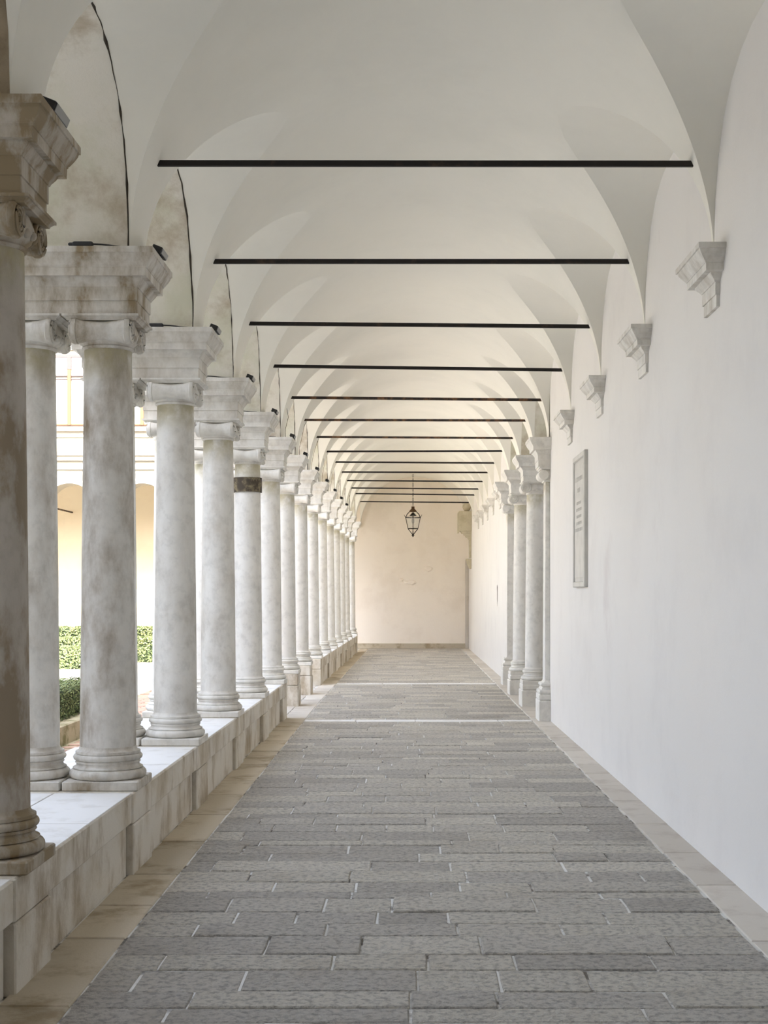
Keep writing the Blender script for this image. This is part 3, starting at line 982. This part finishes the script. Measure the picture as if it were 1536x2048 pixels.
# gash in the plaster of the far wall, and flaked patches on the end wall
g = MB()
def blob(mb, pts, f, d):
    ring = [f(a, b, 0) for a, b in pts]
    cx = sum(p[0] for p in pts) / len(pts); cy = sum(p[1] for p in pts) / len(pts)
    ring2 = [f(cx + (a - cx) * 0.6, cy + (b - cy) * 0.6, d) for a, b in pts]
    mb.rings([ring, ring2], cap0=False)
yg = 27.2
fr_ = lambda a, b, d: (XR - 0.002 - d, yg + a, b)
blob(g, [(-0.07, 1.78), (-0.02, 1.80), (0.02, 1.73), (0.05, 1.80), (0.10, 1.78), (0.04, 1.64), (0.05, 1.45), (0.02, 1.34), (-0.04, 1.50), (-0.05, 1.66)][::-1], fr_, 0.003)
obj('gash', g, 'dark_gap', wall_right)
for px, py, sx, sy in ((822, 1165, 0.22, 0.08), (857, 1138, 0.13, 0.10), (803, 1160, 0.06, 0.06)):
    u = Y_END / F
    cx_, cz_ = (px - 815) * u, EYE + (1189 - py) * u
    pts = []
    for k in range(14):
        a = 2 * math.pi * k / 14
        r = RNG.uniform(0.75, 1.15)
        pts.append((cx_ + sx * r * math.cos(a), cz_ + sy * r * math.sin(a)))
    m_ = MB()
    blob(m_, pts, lambda a, b, d: (a, Y_END - 0.003 - d, b), 0.04)
    obj('plaster_patch', m_, 'beige', wall_end)

# ------------------------------------------------------------------ courtyard
gr = MB(); gr.box(-40, -2.48, 2.0, 36.6, -0.3, -0.004)
tag(struct('ground', gr, 'gravel'), kind='structure')
# brick walk beside the low wall
walk = MB(); walk.box(-4.30, -2.50, 3, 36.4, -0.3, -0.003)
brick_walk = struct('brick_path', walk, 'kerb')
br_list = []
yy = 13.0
row = 0
while yy < 27:
    xx = -3.60 if yy < 17.2 else -4.28
    xx += 0.13 * (row % 2)
    while xx < -2.55:
        br_list.append((xx, min(xx + 0.255, -2.52), yy, yy + 0.125))
        xx += 0.26
    yy += 0.13; row += 1
seen = [b for b in br_list if 14.5 < b[2] < 20.5]
seen.sort(key=lambda b: abs(b[2] - 17.5))
for b in seen[:240]:
    obj('brick', MB().cbox(b[0] + .004, b[1] - .004, b[2] + .003, b[3] - .003, -0.05, 0.004 + RNG.uniform(-.002, .003), 0.004, RNG.random()), 'brick', brick_walk)
rest = MB()
for b in seen[240:] + [b for b in br_list if not 14.5 < b[2] < 20.5]:
    rest.box(b[0] + .004, b[1] - .004, b[2] + .003, b[3] - .003, -0.05, 0.004 + RNG.uniform(-.002, .003), RNG.random())
tag(obj('brick_field', rest, 'brick', brick_walk), kind='stuff')

def hedge(x0, x1, y0, y1, z0, z1, label, nleaf, size, rnd):
    root = thing('hedge', label, 'hedge', (0.5 * (x0 + x1), 0.5 * (y0 + y1), z0))
    lx_, ly_, lz_ = x1 - x0, y1 - y0, z1 - z0
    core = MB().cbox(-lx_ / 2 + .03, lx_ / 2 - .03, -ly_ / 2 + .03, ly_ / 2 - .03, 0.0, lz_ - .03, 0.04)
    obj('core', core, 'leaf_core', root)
    mb = MB()
    areas = [lx_ * ly_, lx_ * lz_, lx_ * lz_, ly_ * lz_, ly_ * lz_]
    tot = sum(areas)
    for k in range(nleaf):
        r = rnd.random() * tot
        i = 0
        while i < 4 and r > areas[i]:
            r -= areas[i]; i += 1
        a, b = rnd.uniform(-.5, .5), rnd.uniform(-.5, .5)
        e = rnd.uniform(-0.035, 0.022)
        if i == 0: p = Vector((a * lx_, b * ly_, lz_ + e)); nn = Vector((0, 0, 1))
        elif i == 1: p = Vector((a * lx_, -ly_ / 2 - e, (b + .5) * lz_)); nn = Vector((0, -1, 0))
        elif i == 2: p = Vector((a * lx_, ly_ / 2 + e, (b + .5) * lz_)); nn = Vector((0, 1, 0))
        elif i == 3: p = Vector((lx_ / 2 + e, a * ly_, (b + .5) * lz_)); nn = Vector((1, 0, 0))
        else: p = Vector((-lx_ / 2 - e, a * ly_, (b + .5) * lz_)); nn = Vector((-1, 0, 0))
        nn = (nn + Vector((rnd.gauss(0, .6), rnd.gauss(0, .6), rnd.gauss(0.2, .6)))).normalized()
        t = nn.cross(Vector((rnd.gauss(0, 1), rnd.gauss(0, 1), rnd.gauss(0, 1)))).normalized()
        s = nn.cross(t)
        L_, w = size * rnd.uniform(.7, 1.3), size * 0.55
        mb.add([p - t * L_ * .5, p + s * w * .5 + nn * .003, p + t * L_ * .5, p - s * w * .5 + nn * .003], [(0, 1, 2, 3)])
    o = obj('foliage', mb, 'leaf', root)
    o['kind'] = 'stuff'
    return root
hr = random.Random(3)
hedge(-4.75, -3.84, 10.5, 17.0, 0.20, 0.55, 'near clipped dark green hedge above a mossy stone kerb by the columns', 26000, 0.028, hr)
kb = MB()
kt = thing('kerb', 'mossy stone kerb under the near clipped hedge', 'kerb', (-3.65, 13.7, 0))
for a, b in ((10.3, 11.9), (11.9, 13.4), (13.4, 15.3), (15.3, 17.1)):
    obj('kerb_stone', MB().cbox(-0.13, 0.0, a - 13.7 + .003, b - 13.7 - .003, -0.05, 0.21, 0.012), 'kerb', kt)
sl_ = MB(); sl_.cbox(-4.70, -3.79, 10.3, 17.1, -0.05, 0.195, 0.01)
tag(obj('planting_bed', sl_, 'kerb'), kind='structure')
hedge(-14.0, -6.2, 29.0, 30.2, 0.0, 0.44, 'low yellow-green hedge, nearest of the three sunlit rows in the courtyard', 26000, 0.06, hr)
hedge(-14.5, -5.9, 31.8, 32.9, 0.0, 0.56, 'clipped green hedge, middle of the three sunlit rows in the courtyard', 22000, 0.06, hr)
hedge(-15.0, -5.6, 34.3, 35.3, 0.0, 0.76, 'tallest green hedge, farthest of the three sunlit rows before the facade', 22000, 0.06, hr)

# far gallery facade
YF = 36.75
cents = [-3.26 - 1.98 * k for k in range(10)]
bays_f = [(c - 0.99, c + 0.99) for c in cents]
far3 = lambda a, d, z: (a, YF + 0.8 - d, z)
sof, face = arcade(bays_f, far3, 0.0, 0.80, 5.3, half_gap=0.17, rise=1.05, p=2.1)
wall_far = struct('wall_courtyard', face, 'facade')
obj('arch_soffit', sof, 'facade', wall_far)
um = MB(); um.box(-24, -2.42, YF, Y_END + 0.4, 5.25, 9.6)
obj('upper_storey', um, 'facade', wall_far)
for c in cents[:6]:
    pts = arch_pts(0.82, 1.05, 2.1, 24)
    m_ = MB(); rs = []
    for da, z in pts:
        nx, nz = da / 0.82, (z - Z0) / 1.05
        l_ = math.hypot(nx, nz) or 1
        nx, nz = nx / l_, nz / l_
        rs.append([(c + da, YF - 0.04, z), (c + da, YF + 0.01, z), (c + da + nx * .13, YF + 0.01, z + nz * .13), (c + da + nx * .13, YF - 0.04, z + nz * .13)])
    m_.rings(rs)
    obj('archivolt', m_, 'cap', wall_far)
for z0, z1, pr in ((5.00, 5.08, 0.06), (5.24, 5.30, 0.09), (5.38, 5.44, 0.06), (6.04, 6.14, 0.10), (5.88, 5.93, 0.05), (8.25, 8.33, 0.06), (8.55, 8.62, 0.10), (8.95, 9.2, 0.25)):
    m_ = MB(); m_.box(-24, -2.43, YF - pr, YF + 0.02, z0, z1)
    obj('string_course', m_, 'facade', wall_far)
for c in [c - 0.99 for c in cents[:7]]:
    m_ = MB().lathe([(0.20, 0.46), (0.20, 0.55), (0.16, 0.65), (0.14, 3.05), (0.2, 3.15), (0.2, 3.22)], 20, (c, YF + 0.2, 0))
    m_.box(c - 0.28, c + 0.28, YF - 0.06, YF + 0.86, 3.22, 3.58)
    m_.box(c - 0.22, c + 0.22, YF, YF + 0.8, 0, 0.47)
    obj('pier', m_, 'facade', wall_far)
m_ = MB(); m_.box(-24, -2.50, YF + 0.05, YF + 0.75, 0, 0.45)
obj('low_wall', m_, 'facade', wall_far)
fg = MB(); fg.box(-24, -2.4, 36.6, Y_END + 0.2, -0.3, -0.006)
obj('gallery_floor', fg, 'border_pale', wall_far)
# upper windows
for k, c in enumerate(cents[:7]):
    z0, z1, w = 6.20, 8.12, 1.62
    f_ = MB()
    f_.box(c - w / 2, c + w / 2, YF - 0.04, YF + 0.0, z1 - 0.07, z1)
    win = struct(f'window_{k + 1}', f_, 'dark_wood')
    obj('mullion', MB().cbox(c - 0.05, c + 0.05, YF - 0.07, YF, z0, 7.72, 0.008), 'orange', win)
    obj('upper_mullion', MB().cbox(c - 0.06, c + 0.06, YF - 0.06, YF, 7.72, z1 - 0.07, 0.008), 'dark_wood', win)
    for s in (-1, 1):
        obj('stile', MB().cbox(c + s * (w / 2) - 0.04, c + s * (w / 2) + 0.04, YF - 0.06, YF, z0, z1, 0.008), 'orange', win)
        xa, xb = (c + 0.055, c + w / 2 - 0.04) if s > 0 else (c - w / 2 + 0.04, c - 0.055)
        obj('pane', MB().cbox(xa, xb, YF - 0.018, YF - 0.004, z0 + 0.04, 7.44, 0.003), 'blind', win)
        obj('pane', MB().cbox(xa, xb, YF - 0.018, YF - 0.004, 7.56, z1 - 0.07, 0.003), 'blind', win)
        obj('transom', MB().cbox(xa, xb, YF - 0.05, YF, 7.53, 7.56, 0.004), 'dark_wood', win)
        obj('transom', MB().cbox(xa, xb, YF - 0.05, YF, 7.44, 7.47, 0.004), 'dark_wood', win)
        obj('sill_rail', MB().cbox(xa, xb, YF - 0.05, YF, z0, z0 + 0.04, 0.004), 'orange', win)
        bars = MB()
        for zz_ in (6.55, 6.88, 7.18, 7.80):
            bars.box(xa, xb, YF - 0.024, YF - 0.016, zz_ - .006, zz_ + .006)
        xm_ = 0.5 * (xa + xb)
        bars.box(xm_ - .006, xm_ + .006, YF - 0.024, YF - 0.016, z0 + .04, 7.44)
        bars.box(xm_ - .006, xm_ + .006, YF - 0.024, YF - 0.016, 7.56, z1 - .07)
        obj('glazing_bar', bars, 'grey_metal', win)
o = obj('tie_rod', MB().cbox(-0.02, 0.02, -1.0, 1.02, -0.02, 0.02, 0.003), 'rust', None, (-9.93, 38.98, EYE + 2.43))
tag(o, 'brown iron rod inside the far sunlit gallery arch', 'tie rod')
# remaining sides of the courtyard
cw = MB()
cw.box(-40, -2.42, 1.6, 2.0, 0, 12.0)  # unseen near wing, made tall to shade the near end
cw.box(-40.4, -40, 1.6, 40, 0, 8.5)
cw.box(-40, -24, YF, YF + 0.4, 0, 9.6)
struct('wall_courtyard_sides', cw, 'facade')
